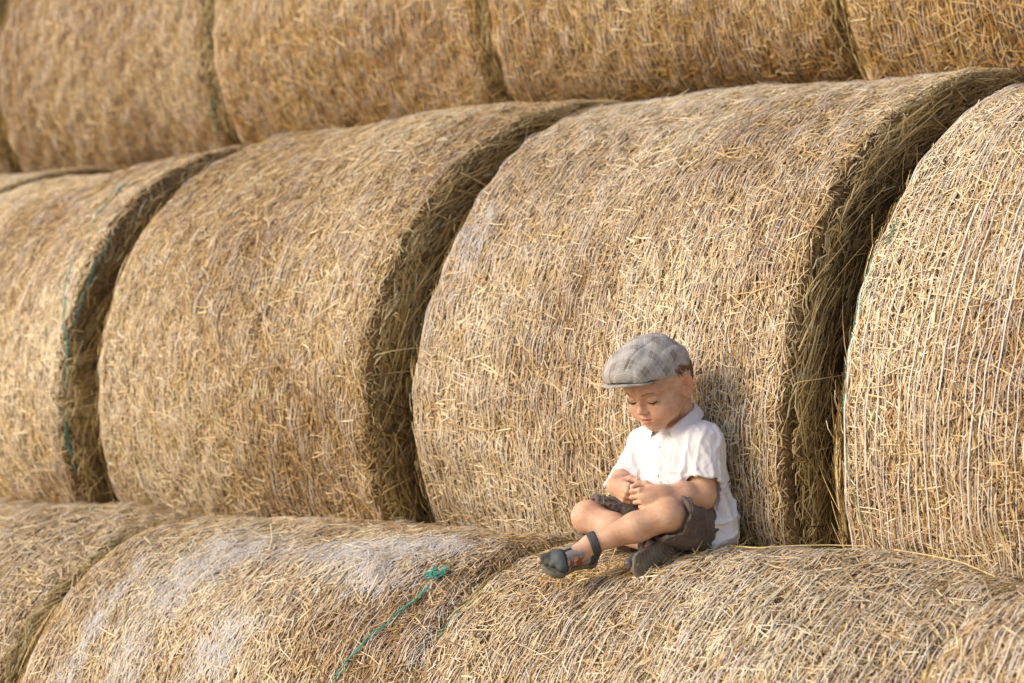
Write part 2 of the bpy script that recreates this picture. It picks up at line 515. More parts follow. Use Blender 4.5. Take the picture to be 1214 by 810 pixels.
def surface_nets(F, lo, h, smooth=2):
    S = F < 0
    C = np.zeros(tuple(s - 1 for s in F.shape), np.uint8)
    for dx in (0, 1):
        for dy in (0, 1):
            for dz in (0, 1):
                C += S[dx:F.shape[0] - 1 + dx, dy:F.shape[1] - 1 + dy, dz:F.shape[2] - 1 + dz]
    act = np.argwhere((C > 0) & (C < 8))
    idx = np.full(C.shape, -1, np.int32); idx[tuple(act.T)] = np.arange(len(act))
    acc = np.zeros((len(act), 3)); cnt = np.zeros(len(act))
    cs = [(a, b, c) for a in (0, 1) for b in (0, 1) for c in (0, 1)]
    val = {c: F[act[:, 0] + c[0], act[:, 1] + c[1], act[:, 2] + c[2]] for c in cs}
    for c in cs:
        for ax in range(3):
            if c[ax] == 0:
                e = list(c); e[ax] = 1; e = tuple(e)
                a, b = val[c], val[e]
                m = (a < 0) != (b < 0)
                t = np.where(m, a / np.where(m, a - b, 1), 0)
                p = np.array(c, float)[None].repeat(len(act), 0); p[:, ax] += t
                acc[m] += p[m]; cnt[m] += 1
    V = lo + h * (act + acc / np.maximum(cnt, 1)[:, None])
    Q = []
    for ax in range(3):
        o1, o2 = [(1, 2), (2, 0), (0, 1)][ax]
        sl0 = [slice(None)] * 3; sl1 = [slice(None)] * 3
        sl0[ax] = slice(0, -1); sl1[ax] = slice(1, None)
        E = S[tuple(sl0)] != S[tuple(sl1)]
        ed = np.argwhere(E)
        ok = (ed[:, o1] > 0) & (ed[:, o2] > 0) & (ed[:, o1] < C.shape[o1]) & (ed[:, o2] < C.shape[o2])
        ed = ed[ok]
        inside = S[tuple(ed.T)]
        def cell(a, b):
            q = ed.copy(); q[:, o1] -= a; q[:, o2] -= b
            return idx[tuple(q.T)]
        q = np.stack([cell(1, 1), cell(0, 1), cell(0, 0), cell(1, 0)], -1)
        q[~inside] = q[~inside][:, ::-1]
        Q.append(q)
    Q = np.concatenate(Q); Q = Q[(Q >= 0).all(1)]
    for _ in range(smooth):
        V = laplace(V, Q, .5)
    return V, Q

def laplace(V, Q, lam):
    n = len(V); s = np.zeros((n, 3)); c = np.zeros(n)
    for i in range(4):
        a, b = Q[:, i], Q[:, (i + 1) % 4]
        for k in range(3):
            s[:, k] += np.bincount(a, V[b, k], n) + np.bincount(b, V[a, k], n)
        c += np.bincount(a, minlength=n) + np.bincount(b, minlength=n)
    return V + lam * (s / np.maximum(c, 1)[:, None] - V)

def keep_big(V, Q):
    """drop stray crumbs: keep the largest connected piece"""
    lab = np.arange(len(V))
    for _ in range(2000):
        m = lab[Q].min(1); new = lab.copy()
        for i in range(4): np.minimum.at(new, Q[:, i], m)
        new = new[new]
        if (new == lab).all(): break
        lab = new
    ids, cnt = np.unique(lab, return_counts=True); k = lab == ids[cnt.argmax()]
    mp = np.cumsum(k) - 1
    return V[k], mp[Q[k[Q].all(1)]]

def vnormals(V, Q):
    fn = np.cross(V[Q[:, 2]] - V[Q[:, 0]], V[Q[:, 3]] - V[Q[:, 1]])
    N = np.zeros_like(V)
    for i in range(4):
        for k in range(3): N[:, k] += np.bincount(Q[:, i], fn[:, k], len(V))
    return N / (np.linalg.norm(N, axis=1, keepdims=True) + 1e-12)

def unit(v): v = np.asarray(v, float); return v / np.linalg.norm(v)

def noise3(P, scale, seed, n=20):
    r = np.random.default_rng(seed); out = np.zeros(len(P))
    for _ in range(n):
        k = r.normal(0, 1, 3); k *= r.uniform(.6, 1.4) / np.linalg.norm(k)
        out += np.sin(P @ (k * 6.283 / scale) + r.uniform(0, 6.283))
    return out / math.sqrt(n / 2)

# ------------------------------------------------------------------ where he sits
# local frame of the boy: x right along the picture, y away from the camera, z up
_Fh = np.array([-math.sin(YAW), math.cos(YAW), 0]); _Rt = np.array([math.cos(YAW), math.sin(YAW), 0])
_F = _Fh * math.cos(PITCH) + np.array([0, 0, math.sin(PITCH)]); _U = np.cross(_Rt, _F)
_Rr, _Ur = _Rt * math.cos(ROLL) + _U * math.sin(ROLL), _U * math.cos(ROLL) - _Rt * math.sin(ROLL)   # with the camera's roll
def seen(u, v, d):
    return (_Rr * (u - PW / 2) / FPX + _Ur * (PH / 2 - v) / FPX + _F) * (d + .045) + np.array([0, 0, CAMZ])
ROOT = seen(805, 655, 4.60)
def P(u, v, d):
    """measured joint: photo position and distance -> the boy's own frame"""
    q = seen(u, v, d) - ROOT
    return np.array([q @ _Rt, q @ _Fh, q[2]])
boy = thing('person', 'small boy in a grey flat cap and white shirt sitting cross-legged on a bale', 'person', tuple(ROOT))
boy.rotation_euler = (0, 0, YAW)

def frame(yaw, pitch, roll=0):
    """rows: forward, left, up - yaw turned to picture left from facing the camera, pitch down"""
    y, p = R_(yaw), R_(pitch)
    a = np.array([-math.sin(y) * math.cos(p), -math.cos(y) * math.cos(p), -math.sin(p)])
    l = np.array([math.cos(y), -math.sin(y), 0.]); c = np.cross(a, l)
    r = R_(roll); l, c = l * math.cos(r) + c * math.sin(r), c * math.cos(r) - l * math.sin(r)
    return np.array([a, l, c])

# joints
pelvis = P(826, 632, 4.66); chest = P(808, 548, 4.62); belly = P(815, 598, 4.62)
shL, shR = P(834, 524, 4.57), P(766, 527, 4.68)
elL, wrL = P(833, 587, 4.535), P(782, 586, 4.49)
elR, wrR = P(743, 563, 4.655), P(731, 576, 4.575)
hipL, hipR = P(832, 631, 4.60), P(792, 634, 4.70)
knL, knR = P(791, 611, 4.475), P(697, 613, 4.65)
anL, anR = P(702, 645, 4.465), P(770, 644, 4.525)
neck = P(812, 500, 4.625)
HC = P(781.5, 453, 4.575); HM = frame(45, 26, -2)
def hp(a, b, c): return HC + np.array([a, b, c]) @ HM
TM = frame(42, 0)

body = Model()
# trunk
body.add(f_ell(pelvis + np.array([0, 0, .012]), (.075, .095, .075), TM), .02)
body.add(f_ell(belly, (.070, .088, .085), TM), .04)
body.add(f_ell(chest, (.066, .090, .085), TM), .04)
body.add(f_cone(shL, shR, .034, .034), .03)
body.add(f_cone(neck + np.array([0, 0, -.02]), hp(-.025, 0, -.05), .040, .037), .02)
# arms
for s, e, w in ((shL, elL, wrL), (shR, elR, wrR)):
    body.add(f_cone(s, e, .033, .029 if s is shL else .026), .02)
    body.add(f_cone(e, e + (w - e) * .45, .029 if s is shL else .026, .0285 if s is shL else .0245), .012)
    body.add(f_cone(e + (w - e) * .45, w, .0275 if w is wrL else .024, .0200), .014)
# legs
for h_, k_, a_ in ((hipL, knL, anL), (hipR, knR, anR)):
    body.add(f_cone(h_, k_, .054, .038), .02)
    body.add(f_cone(k_, k_ + (a_ - k_) * .42, .0355, .0325), .012)
    body.add(f_cone(k_ + (a_ - k_) * .42, a_, .0328, .0215), .016)
    body.add(f_ell(k_, (.0375, .0375, .0375)), .006)
# head
def hcone(a, b, ra, rb): return f_cone(hp(*a), hp(*b), ra, rb)
def hell(c, r): return f_ell(hp(*c), r, HM)
body.add(hell((-.010, 0, .018), (.084, .070, .076)), .012)
body.add(hell((.034, 0, .026), (.048, .056, .046)), .02)
body.add(hell((.020, 0, -.030), (.058, .054, .060)), .025)
for s in (1, -1):
    body.add(hell((.043, s * .033, -.043), (.033, .029, .031)), .022)
body.add(hell((.058, 0, -.079), (.019, .021, .016)), .022)
body.add(hell((.068, 0, -.055), (.015, .022, .017)), .014)
for s in (1, -1):
    body.cut(hell((.092, s * .030, -.006), (.017, .017, .011)), .016)
    body.add(hcone((.079, s * .012, .011), (.064, s * .044, .010), .006, .005), .014)
    body.add(hell((.0665, s * .0295, -.0095), (.0115, .0150, .0095)), .005)
body.add(hcone((.077, 0, .000), (.0885, 0, -.027), .0058, .0075), .010)
body.add(hell((.0905, 0, -.0305), (.0085, .0085, .0075)), .006)
for s in (1, -1):
    body.add(hell((.083, s * .0095, -.0335), (.0070, .0058, .0056)), .005)
    body.cut(hell((.0885, s * .0048, -.0390), (.0034, .0026, .0028)), .002)
for s in (1, -1):
    body.add(hcone((.0845, s * .004, -.0505), (.0765, s * .0165, -.0545), .0044, .0022), .004)
    body.add(hcone((.0825, s * .0035, -.0605), (.0760, s * .0140, -.0570), .0052, .0022), .004)
body.cut(hcone((.0905, 0, -.0555), (.0800, .0175, -.0555), .0016, .0012), .003)
body.cut(hcone((.0905, 0, -.0555), (.0800, -.0175, -.0555), .0016, .0012), .003)
# ears
for s in (1, -1):
    ax = np.array([unit((.92, -s * .38, .10)), unit((s * .40, .90, 0)), (0, 0, 1.)])
    ax[2] = unit(np.cross(ax[0], ax[1])); ax[1] = np.cross(ax[2], ax[0])
    EM = ax @ HM
    ec = hp(-.010, s * .0705, -.012)
    body.add(f_ell(ec, (.0185, .0068, .0285), EM), .006)
    body.add(f_ell(ec + np.array([.004, 0, -.019]) @ EM, (.0095, .0062, .011), EM), .004)
    out = EM[1] * (1 if EM[1] @ HM[1] * s > 0 else -1)
    body.cut(f_ell(ec + out * .0072 + EM[0] * .002 + EM[2] * .002, (.0115, .0082, .0180), EM), .003)
    body.add(f_ell(ec + out * .0020 + EM[0] * .010 + EM[2] * -.003, (.0040, .0045, .006), EM), .002)
    body.add(f_ell(ec + out * .0010 - EM[0] * .004 + EM[2] * .002, (.0030, .0040, .0120), EM), .003)

# hands: wrist, forward, towards the little finger, out of the back of the hand
NAILS = []
def hand(w, f, q, curl, spread, thumb, scale=1.0):
    f = unit(f); q = unit(q - (q @ f) * f); n = np.cross(q, f)
    return_n = n
    def at(a, b, c): return w + (f * a + q * b + n * c) * scale
    side = thumb['n']
    ks = [(.047, -.0200, .002), (.050, -.0066, .004), (.047, .0066, .003), (.042, .0190, .000)]
    ln = [(.020, .0130, .0110), (.0215, .0145, .0115), (.0200, .0135, .0110), (.0160, .0105, .0100)]
    rad = [.0062, .0063, .0061, .0056]
    body.add(f_cone(at(-.006, 0, 0), at(.018, 0, 0), .0195 * scale, .0180 * scale), .012)
    body.add(f_ell(at(.026, 0, 0), np.array([.028, .023, .0125]) * scale, np.array([f, q, n])), .012)
    for i in range(4):
        k0 = at(*ks[i])
        body.add(f_cone(at(.012, ks[i][1] * .55, 0), k0, .0105 * scale, rad[i] * 1.10 * scale), .004)
        ang = spread[i]; p = k0; tot = 0.
        fd = f * math.cos(ang) + q * math.sin(ang)
        for j in range(3):
            tot += R_(curl[i][j])
            dr = fd * math.cos(tot) + n * side * math.sin(tot)
            p2 = p + dr * ln[i][j] * scale
            r0 = rad[i] * (1 - .09 * j) * scale
            body.add(f_cone(p, p2, r0, r0 * .92), .0009 if j else .0022)
            p = p2
        NAILS.append((p + (-n * side * math.cos(tot) + fd * math.sin(tot)) * .0052 * scale, .0042 * scale))
    p = at(.008, -.014, side * .004)
    for j, (d, l, r0) in enumerate(zip(thumb['dirs'], (.024, .018, .014), (.0105, .0082, .0074))):
        dr = unit(f * d[0] + q * d[1] + n * d[2] * side)
        p2 = p + dr * l * scale
        body.add(f_cone(p, p2, r0 * scale, r0 * .88 * scale), .004 if j == 0 else .0025)
        p = p2
    return p

HS = .97
# left hand: back towards the camera and up, knuckles to picture left, little finger lowest
fl = unit((-.90, -.34, -.16)); ql = unit((-.22, -.10, -1.0))
tL = hand(wrL, fl, ql, [(48, 62, 35), (58, 72, 40), (62, 76, 42), (66, 78, 42)], (-.05, 0, .03, .08),
          dict(n=(1 if (np.cross(ql, fl) @ np.array([0, 1, 0])) > 0 else -1),
               dirs=((.55, -.60, .55), (.90, -.12, .45), (.95, .12, .20))), HS)
# right hand: comes out of the sleeve towards the camera, fingers closing to picture right
fr = unit((.42, -.74, -.34)); qr = unit((.05, -.35, -1.0))
tR = hand(wrR, fr, qr, [(40, 58, 35), (50, 66, 40), (54, 70, 42), (58, 72, 42)], (-.05, 0, .03, .08),
          dict(n=(1 if (np.cross(qr - (qr @ fr) * fr, fr) @ np.array([1, .3, 0])) > 0 else -1),
               dirs=((.55, -.60, .55), (.90, -.12, .45), (.95, .12, .20))), HS)

# feet: heel point on the sole, toe direction, top of the foot
class Foot:
    def __init__(self, heel, t, n, s=1.):
        self.t = unit(t); self.n = unit(n - (np.asarray(n) @ self.t) * self.t); self.s = np.cross(self.n, self.t)
        self.o = np.asarray(heel, float); self.M = np.array([self.t, self.s, self.n]); self.k = s
    def w(self, a, b, c): return self.o + (self.t * a + self.s * b + self.n * c) * self.k
    def loc(self, p): return ((p - self.o) @ self.M.T) / self.k
    def skin(self, m, ank, big):
        k = self.k
        m.add(f_cone(self.w(0, 0, .024), ank, .0225 * k, .0220), .012)
        m.add(f_cone(self.w(.004, 0, .022), self.w(.082, 0, .017), .0230 * k, .0165 * k), .012)
        m.add(f_cone(self.w(.015, 0, .042), self.w(.075, 0, .022), .0200 * k, .0150 * k), .012)
        m.add(f_cone(self.w(.080, -.017, .014), self.w(.080, .017, .014), .0145 * k, .0145 * k), .008)
        for i in range(5):
            b = (-.022 + .011 * i) * big
            L = .121 - .0075 * i - .0012 * i * i
            m.add(f_cone(self.w(.088, b, .013), self.w(L, b * 1.05, .010), (.0092 if i == 0 else .0068) * k, (.0085 if i == 0 else .0058) * k), .003)
        return m
# left foot lies to picture left; right foot shows its sole
FL = Foot(anL + np.array([-.012, .022, -.036]), (-.80, -.44, -.10), (-.12, -.70, .70), .93)
FR = Foot(P(787, 650, 4.500), (-.64, -.60, -.40), (-.2, .95, .1), .90)
for Ft, an, big in ((FL, anL, 1), (FR, anR, -1)):
    Ft.skin(body, an, big)
# ------------------------------------------------------------------ materials of the boy
def attr_material(name, rough, sss=0., bump=None, spec=.4):
    m, nt, bs = new_mat(name)
    at = nt.nodes.new('ShaderNodeAttribute'); at.attribute_name = 'col'
    tc = nt.nodes.new('ShaderNodeTexCoord')
    nz = nt.nodes.new('ShaderNodeTexNoise'); nz.inputs['Scale'].default_value = bump[0] if bump else 80; nz.inputs['Detail'].default_value = 4
    nt.links.new(tc.outputs['Object'], nz.inputs['Vector'])
    hs = nt.nodes.new('ShaderNodeHueSaturation')
    v = math_node(nt, 'ADD', math_node(nt, 'MULTIPLY', nz.outputs['Fac'], .22), .89)
    nt.links.new(v, hs.inputs['Value']); nt.links.new(at.outputs['Color'], hs.inputs['Color'])
    nt.links.new(hs.outputs[0], bs.inputs['Base Color'])
    bs.inputs['Roughness'].default_value = rough; bs.inputs['Specular IOR Level'].default_value = spec
    if sss:
        bs.inputs['Subsurface Weight'].default_value = sss
        bs.inputs['Subsurface Radius'].default_value = (1.0, .35, .18)
        bs.inputs['Subsurface Scale'].default_value = .0028
    if bump:
        bp = nt.nodes.new('ShaderNodeBump'); bp.inputs['Strength'].default_value = bump[1]; bp.inputs['Distance'].default_value = .002
        nt.links.new(nz.outputs['Fac'], bp.inputs['Height']); nt.links.new(bp.outputs[0], bs.inputs['Normal'])
    return m
M_SKIN = attr_material('skin', .52, .35, (140, .08), .35)
M_SHOE = attr_material('sandal_leather', .6, 0, (220, .3))
M_RUB = plain_mat('sandal_rubber', (.16, .145, .11), .75, .35, 45)
M_HAIR = plain_mat('brown_hair', (.20, .11, .056), .55, .3, 160)
M_LASH = plain_mat('dark_lashes', (.035, .018, .010), .6)
M_BUT = plain_mat('shirt_button', (.72, .68, .66), .3)
M_STITCH = plain_mat('pale_stitching', (.45, .42, .40), .8)

def cloth_material(name, c1, c2, weave, bump_s, rough=.85, mottle=12):
    m, nt, bs = new_mat(name)
    tc = nt.nodes.new('ShaderNodeTexCoord')
    n1 = nt.nodes.new('ShaderNodeTexNoise'); n1.inputs['Scale'].default_value = mottle; n1.inputs['Detail'].default_value = 5
    nt.links.new(tc.outputs['Object'], n1.inputs['Vector'])
    n2 = nt.nodes.new('ShaderNodeTexNoise'); n2.inputs['Scale'].default_value = weave; n2.inputs['Detail'].default_value = 3
    nt.links.new(tc.outputs['Object'], n2.inputs['Vector'])
    f = math_node(nt, 'ADD', math_node(nt, 'MULTIPLY', n1.outputs['Fac'], .6), math_node(nt, 'MULTIPLY', n2.outputs['Fac'], .4))
    r = ramp(nt, [(.35, c1), (.65, c2)])
    nt.links.new(f, r.inputs[0]); nt.links.new(r.outputs[0], bs.inputs['Base Color'])
    bp = nt.nodes.new('ShaderNodeBump'); bp.inputs['Strength'].default_value = bump_s; bp.inputs['Distance'].default_value = .002
    n3 = nt.nodes.new('ShaderNodeTexNoise'); n3.inputs['Scale'].default_value = 70; n3.inputs['Detail'].default_value = 6; n3.inputs['Distortion'].default_value = .6
    nt.links.new(tc.outputs['Object'], n3.inputs['Vector'])
    nt.links.new(math_node(nt, 'ADD', n3.outputs['Fac'], math_node(nt, 'MULTIPLY', n2.outputs['Fac'], .25)), bp.inputs['Height'])
    nt.links.new(bp.outputs[0], bs.inputs['Normal'])
    bs.inputs['Roughness'].default_value = rough
    bs.inputs['Sheen Weight'].default_value = .15
    bs.inputs['Specular IOR Level'].default_value = .2
    return m
M_SHIRT = cloth_material('white_linen', (.69, .665, .69), (.78, .755, .78), 900, .45)
M_SHORT = cloth_material('brown_grey_canvas', (.090, .068, .058), (.155, .122, .106), 700, .35, .9, 25)

# ------------------------------------------------------------------ body mesh
V, Q = body.mesh(h=.0018, smooth=1)
V[:, 2] = np.where(V[:, 2] < -.004, -.004 + (V[:, 2] + .004) * .35, V[:, 2])
skin = np.array([.61, .365, .245]); C = np.repeat(skin[None], len(V), 0)
def mixc(mask, c):
    global C
    C = C * (1 - mask[:, None]) + np.array(c)[None] * mask[:, None]
def gauss(c, r): 
    q = ((V - HC) @ HM.T - np.array(c)) / np.array(r)
    return np.exp(-(q ** 2).sum(1))
for s in (1, -1):
    mixc(.30 * gauss((.060, s * .034, -.040), (.02, .02, .018)), (.62, .235, .15))       # rosy cheeks
    mixc(.6 * gauss((-.012, s * .078, -.012), (.02, .010, .028)), (.60, .23, .14))      # ears
    mixc(.35 * gauss((.078, s * .030, -.010), (.01, .016, .009)), (.46, .22, .13))
hd = (V - HC) @ HM.T
for s in (1, -1):
    t = np.clip((hd[:, 1] * s - .001) / .0155, 0, 1)
    up = np.exp(-((hd[:, 2] + .0515 + .003 * t) / .0032) ** 2) * (hd[:, 1] * s > -.002) * (hd[:, 1] * s < .0155) * (hd[:, 0] > .068)
    lo = np.exp(-((hd[:, 2] + .0605 - .0028 * t) / .0042) ** 2) * (hd[:, 1] * s > -.002) * (hd[:, 1] * s < .0145) * (hd[:, 0] > .068)
    mixc(np.clip(up * .75, 0, 1), (.50, .15, .115)); mixc(np.clip(lo * .8, 0, 1), (.58, .19, .15))
mixc(.8 * np.exp(-((hd[:, 2] + .0557) / .0012) ** 2) * (np.abs(hd[:, 1]) < .016) * (hd[:, 0] > .068), (.20, .05, .04))
mixc(.25 * gauss((.094, 0, -.031), (.008, .010, .008)), (.62, .26, .17))
for kp in (knL, knR):
    mixc(.35 * np.exp(-(((V - kp) / .035) ** 2).sum(1)), (.60, .28, .17))
for p, r in NAILS:
    mixc(.75 * np.exp(-(((V - p) / r) ** 2).sum(1)), (.66, .36, .29))
C = np.clip(C * (1 + .05 * noise3(V, .05, 5) + .03 * noise3(V, .014, 6))[:, None] * (1 + .05 * noise3(V, .035, 7))[:, None] ** np.array([.3, 1, 1.3]), 0, 1)
link('body', mesh_np('body', V, Q, {'col': np.c_[C, np.ones(len(C))]}), M_SKIN, boy)

def march(model, p0, dr, n=40):
    p = np.array(p0, float); dr = unit(dr)
    for _ in range(n): p = p + dr * np.clip(model.ev(p), -.02, .02)[..., None] * .8
    return p
def face_line(pts, lift):
    return march(body, np.array([hp(*q) for q in pts]), -HM[0]) + HM[0] * lift
# lashes and brows follow the face
lash, brow = [], []
for s in (1, -1):
    tt = np.linspace(0, 1, 9)
    b = .0165 + .0265 * tt; c = -.0130 - .0042 * np.sin(tt * np.pi) + .0015 * tt
    Pn = face_line([(.13, s * bb, cc) for bb, cc in zip(b, c)], .0006)
    lash.append([]); lash[-1].append(tube(Pn, .0017 * np.sin(np.linspace(.25, 2.8, 9)) + .0003))
    for i in range(11):   # single lashes pointing out and down
        t = .3 + .66 * i / 10
        q = np.array([np.interp(t, tt, Pn[:, k]) for k in range(3)])
        e = q + HM[0] * .0028 - HM[2] * .0020 + HM[1] * s * (.0035 * (t - .3))
        lash[-1].append(tube(np.array([q, (q + e) / 2 - HM[2] * .0007, e]), [.0006, .0005, .0002], 4))
    tt = np.linspace(0, 1, 8); brow.append([])
    for j in range(3):
        b = .013 + .030 * tt; c = .0075 + .0050 * np.sin(tt * 2.2) - .0040 * tt + (j - 1) * .0013
        Pn = face_line([(.13, s * bb, cc) for bb, cc in zip(b, c)], .0001)
        brow[-1].append(tube(Pn, .0010 * np.sin(np.linspace(.4, 2.9, 8))))
    # crease of the lid
for l in lash:
    V, Q, _ = merge(l); link('eyelashes', mesh_np('eyelashes', V, Q), M_LASH, boy)
M_BROW = plain_mat('light_brown_brow', (.36, .19, .10), .6)
for l in brow:
    V, Q, _ = merge(l); link('eyebrow', mesh_np('eyebrow', V, Q), M_BROW, boy)

# short hair under the cap: sideburns and nape
hr = np.random.default_rng(77); strands = []
ph = hr.uniform(R_(76), R_(284), 2600)
cc = hr.uniform(-.034, .042, 2600)
side = np.minimum(ph, 2 * np.pi - ph)
lowest = np.where(side < R_(96), .006 + .020 * (R_(96) - side) / R_(20), np.where(side < R_(118), .022, -.030)) + hr.normal(0, .003, 2600)
keep = cc > lowest
ph, cc = ph[keep], cc[keep]
src = np.stack([hp(-.005 + .16 * math.cos(f), .16 * math.sin(f), c) for f, c in zip(ph, cc)])
dirs = np.stack([-(math.cos(f) * HM[0] + math.sin(f) * HM[1]) for f in ph])
roots = src.copy()
for _ in range(50): roots = roots + dirs * np.clip(body.ev(roots), -.02, .02)[:, None] * .8
earL = hp(-.010, .0705, -.012), hp(-.010, -.0705, -.012)
for r0, dv in zip(roots, dirs):
    if min(np.linalg.norm(r0 - e) for e in earL) < .027: continue
    fall = -HM[2] * hr.uniform(.7, 1.0) - HM[0] * hr.uniform(.2, .7); fall = unit(fall - dv * (fall @ dv))
    L = hr.uniform(.008, .014)
    strands.append(tube(np.array([r0 - dv * .0006, r0 - dv * .0020 + fall * L * .5, r0 - dv * .0012 + fall * L]), [.0005, .0005, .0003], 4))
V, Q, _ = merge(strands)
link('hair', mesh_np('hair', V, Q), M_HAIR, boy)

# ------------------------------------------------------------------ flat cap
CM = frame(52, 3, -3); CC = P(777, 443.5, 4.578); CM = CM * .945
cap = Model()
cap.add(f_ell((.006, 0, .004), (.086, .079, .098)), .01)
cap.add(f_ell((.066, 0, .004), (.084, .072, .060)), .055)
cap.add(f_ell((-.034, 0, .010), (.046, .066, .062)), .03)
cap.isect(lambda p: -(p[..., 2] - (-.003 - .50 * np.clip(p[..., 0] - .06, 0, 1) ** 1.5 + .9 * np.clip(np.abs(p[..., 1]) - .03, 0, 1) * np.clip(p[..., 0] * 8, 0, 1) * -.25)), .006)
V, Q = cap.mesh(h=.0024, smooth=2)
N = vnormals(V, Q)
seam = np.exp(-((V[:, 1]) / .0022) ** 2) * (V[:, 2] > .012) * .0 + np.exp(-((np.abs(V[:, 1]) - .040 - .10 * np.clip(-V[:, 0], 0, 1)) / .0022) ** 2) * (V[:, 2] > .018)
V = V + N * (-.0016 * seam + .0014 * noise3(V * [1, 1, 1.4], .05, 8) + .0030 * np.maximum(0, noise3(V, .09, 9) - .6))[:, None]
def cap_material():
    m, nt, bs = new_mat('checked_cap_cloth')
    tc = nt.nodes.new('ShaderNodeTexCoord'); sp = nt.nodes.new('ShaderNodeSeparateXYZ')
    nt.links.new(tc.outputs['Object'], sp.inputs[0])
    x, y, z = sp.outputs
    # unrolled cloth: along the cap and round its side
    w = math_node(nt, 'MULTIPLY', math_node(nt, 'ARCTAN2', y, math_node(nt, 'ADD', z, .035)), .078)
    u = math_node(nt, 'ADD', math_node(nt, 'MULTIPLY', x, .80), math_node(nt, 'MULTIPLY', w, .60))
    v = math_node(nt, 'ADD', math_node(nt, 'MULTIPLY', x, -.60), math_node(nt, 'MULTIPLY', w, .80))
    def band(s, per, lo, hi):
        f = math_node(nt, 'FRACT', math_node(nt, 'ADD', math_node(nt, 'DIVIDE', s, per), 10.2))
        return math_node(nt, 'MULTIPLY', math_node(nt, 'GREATER_THAN', f, lo), math_node(nt, 'LESS_THAN', f, hi))
    per = .040
    bu, bv = band(u, per, .05, .46), band(v, per, .05, .46)
    dark = math_node(nt, 'MULTIPLY', bu, bv)
    half = math_node(nt, 'MULTIPLY', math_node(nt, 'ADD', bu, bv), .5)
    lines = math_node(nt, 'MAXIMUM', math_node(nt, 'MAXIMUM', band(u, per, .70, .735), band(v, per, .70, .735)),
                      math_node(nt, 'MAXIMUM', band(u, per, .235, .265), band(v, per, .235, .265)))
    fine = math_node(nt, 'MULTIPLY', math_node(nt, 'ADD', band(u, .0034, .5, 1.), band(v, .0034, .5, 1.)), .5)
    f = math_node(nt, 'SUBTRACT', .66, math_node(nt, 'MULTIPLY', dark, .11))
    f = math_node(nt, 'SUBTRACT', f, math_node(nt, 'MULTIPLY', half, .10))
    f = math_node(nt, 'ADD', f, math_node(nt, 'MULTIPLY', lines, .12))
    f = math_node(nt, 'ADD', f, math_node(nt, 'MULTIPLY', math_node(nt, 'SUBTRACT', fine, .5), .16))
    nz = nt.nodes.new('ShaderNodeTexNoise'); nz.inputs['Scale'].default_value = 90; nz.inputs['Detail'].default_value = 4
    nt.links.new(tc.outputs['Object'], nz.inputs['Vector'])
    f = math_node(nt, 'ADD', f, math_node(nt, 'MULTIPLY', math_node(nt, 'SUBTRACT', nz.outputs['Fac'], .5), .25))
    r = ramp(nt, [(.1, (.075, .063, .058)), (.4, (.22, .195, .17)), (.65, (.40, .375, .35)), (.95, (.66, .65, .65))])
    nt.links.new(f, r.inputs[0]); nt.links.new(r.outputs[0], bs.inputs['Base Color'])
    bs.inputs['Roughness'].default_value = .9; bs.inputs['Specular IOR Level'].default_value = .15
    bp = nt.nodes.new('ShaderNodeBump'); bp.inputs['Strength'].default_value = .3; bp.inputs['Distance'].default_value = .001
    nt.links.new(nz.outputs['Fac'], bp.inputs['Height']); nt.links.new(bp.outputs[0], bs.inputs['Normal'])
    return m
M_CAP = cap_material()
def set_frame(o, c, M):
    o.matrix_local = Matrix((( M[0][0], M[1][0], M[2][0], c[0]), (M[0][1], M[1][1], M[2][1], c[1]), (M[0][2], M[1][2], M[2][2], c[2]), (0, 0, 0, 1)))
cap_o = link('flat_cap', mesh_np('flat_cap', V, Q), M_CAP, boy); set_frame(cap_o, CC, CM)
# stiff peak under the front of the cap, as a sub-part
peak = Model()
def peak_f(p):
    q = np.hypot((p[..., 0] - .072) / .081, p[..., 1] / .073)
    zc = -.006 - .55 * np.clip(p[..., 0] - .06, 0, 1) ** 1.5 - .9 * np.clip(np.abs(p[..., 1]) - .03, 0, 1) * .2
    return np.maximum((q - 1) * .075, np.abs(p[..., 2] - zc) - .0028)
peak.add((peak_f, np.array([-.02, -.08, -.10]), np.array([.16, .08, .01])), .001)
peak.isect(lambda p: .055 - p[..., 0] - .0 * p[..., 1], .003)
V, Q = peak.mesh(h=.0021, smooth=2)
pk = link('peak', mesh_np('peak', V, Q), M_CAP, cap_o)

# ------------------------------------------------------------------ shirt
shirt = Model()
ftor = TM[0]; fside = TM[1]
shirt.add(f_ell(chest + np.array([0, 0, -.004]), (.084, .106, .096), TM), .03)
shirt.add(f_ell(belly + ftor * .006, (.088, .106, .088), TM), .05)
shirt.add(f_cone(shL + np.array([-.004, 0, -.002]), shR + np.array([.004, 0, -.004]), .043, .043), .04)
shirt.add(f_ell(P(834, 622, 4.61), (.056, .080, .066), TM), .05)
shirt.add(f_ell(P(836, 640, 4.60), (.040, .068, .050), TM), .03)
for s, e, fr, r0, r1, off in ((shL, elL, .74, .047, .050, np.array([0., 0, 0])), (shR, P(741, 575, 4.635), .98, .043, .042, np.array([.002, 0, 0]))):
    ax = unit(e - s); L = np.linalg.norm(e - s)
    f, bl, bh = f_cone(s, s + ax * L * (fr + .3), r0, r1)
    if s is shR: nrm = unit(np.array([.05, -.22, -.97]))
    else: nrm = unit(ax + np.array([-.10, 0, 0]))
    pc = s + ax * L * fr
    shirt.add((lambda p, f=f, nrm=nrm, pc=pc: smax(f(p), (p - pc) @ nrm, .004), bl, bh), .022)
    shirt.cut(f_cone(s + ax * L * .45, s + ax * L * (fr + .5), r1 - .012, r1 - .0035), .003)
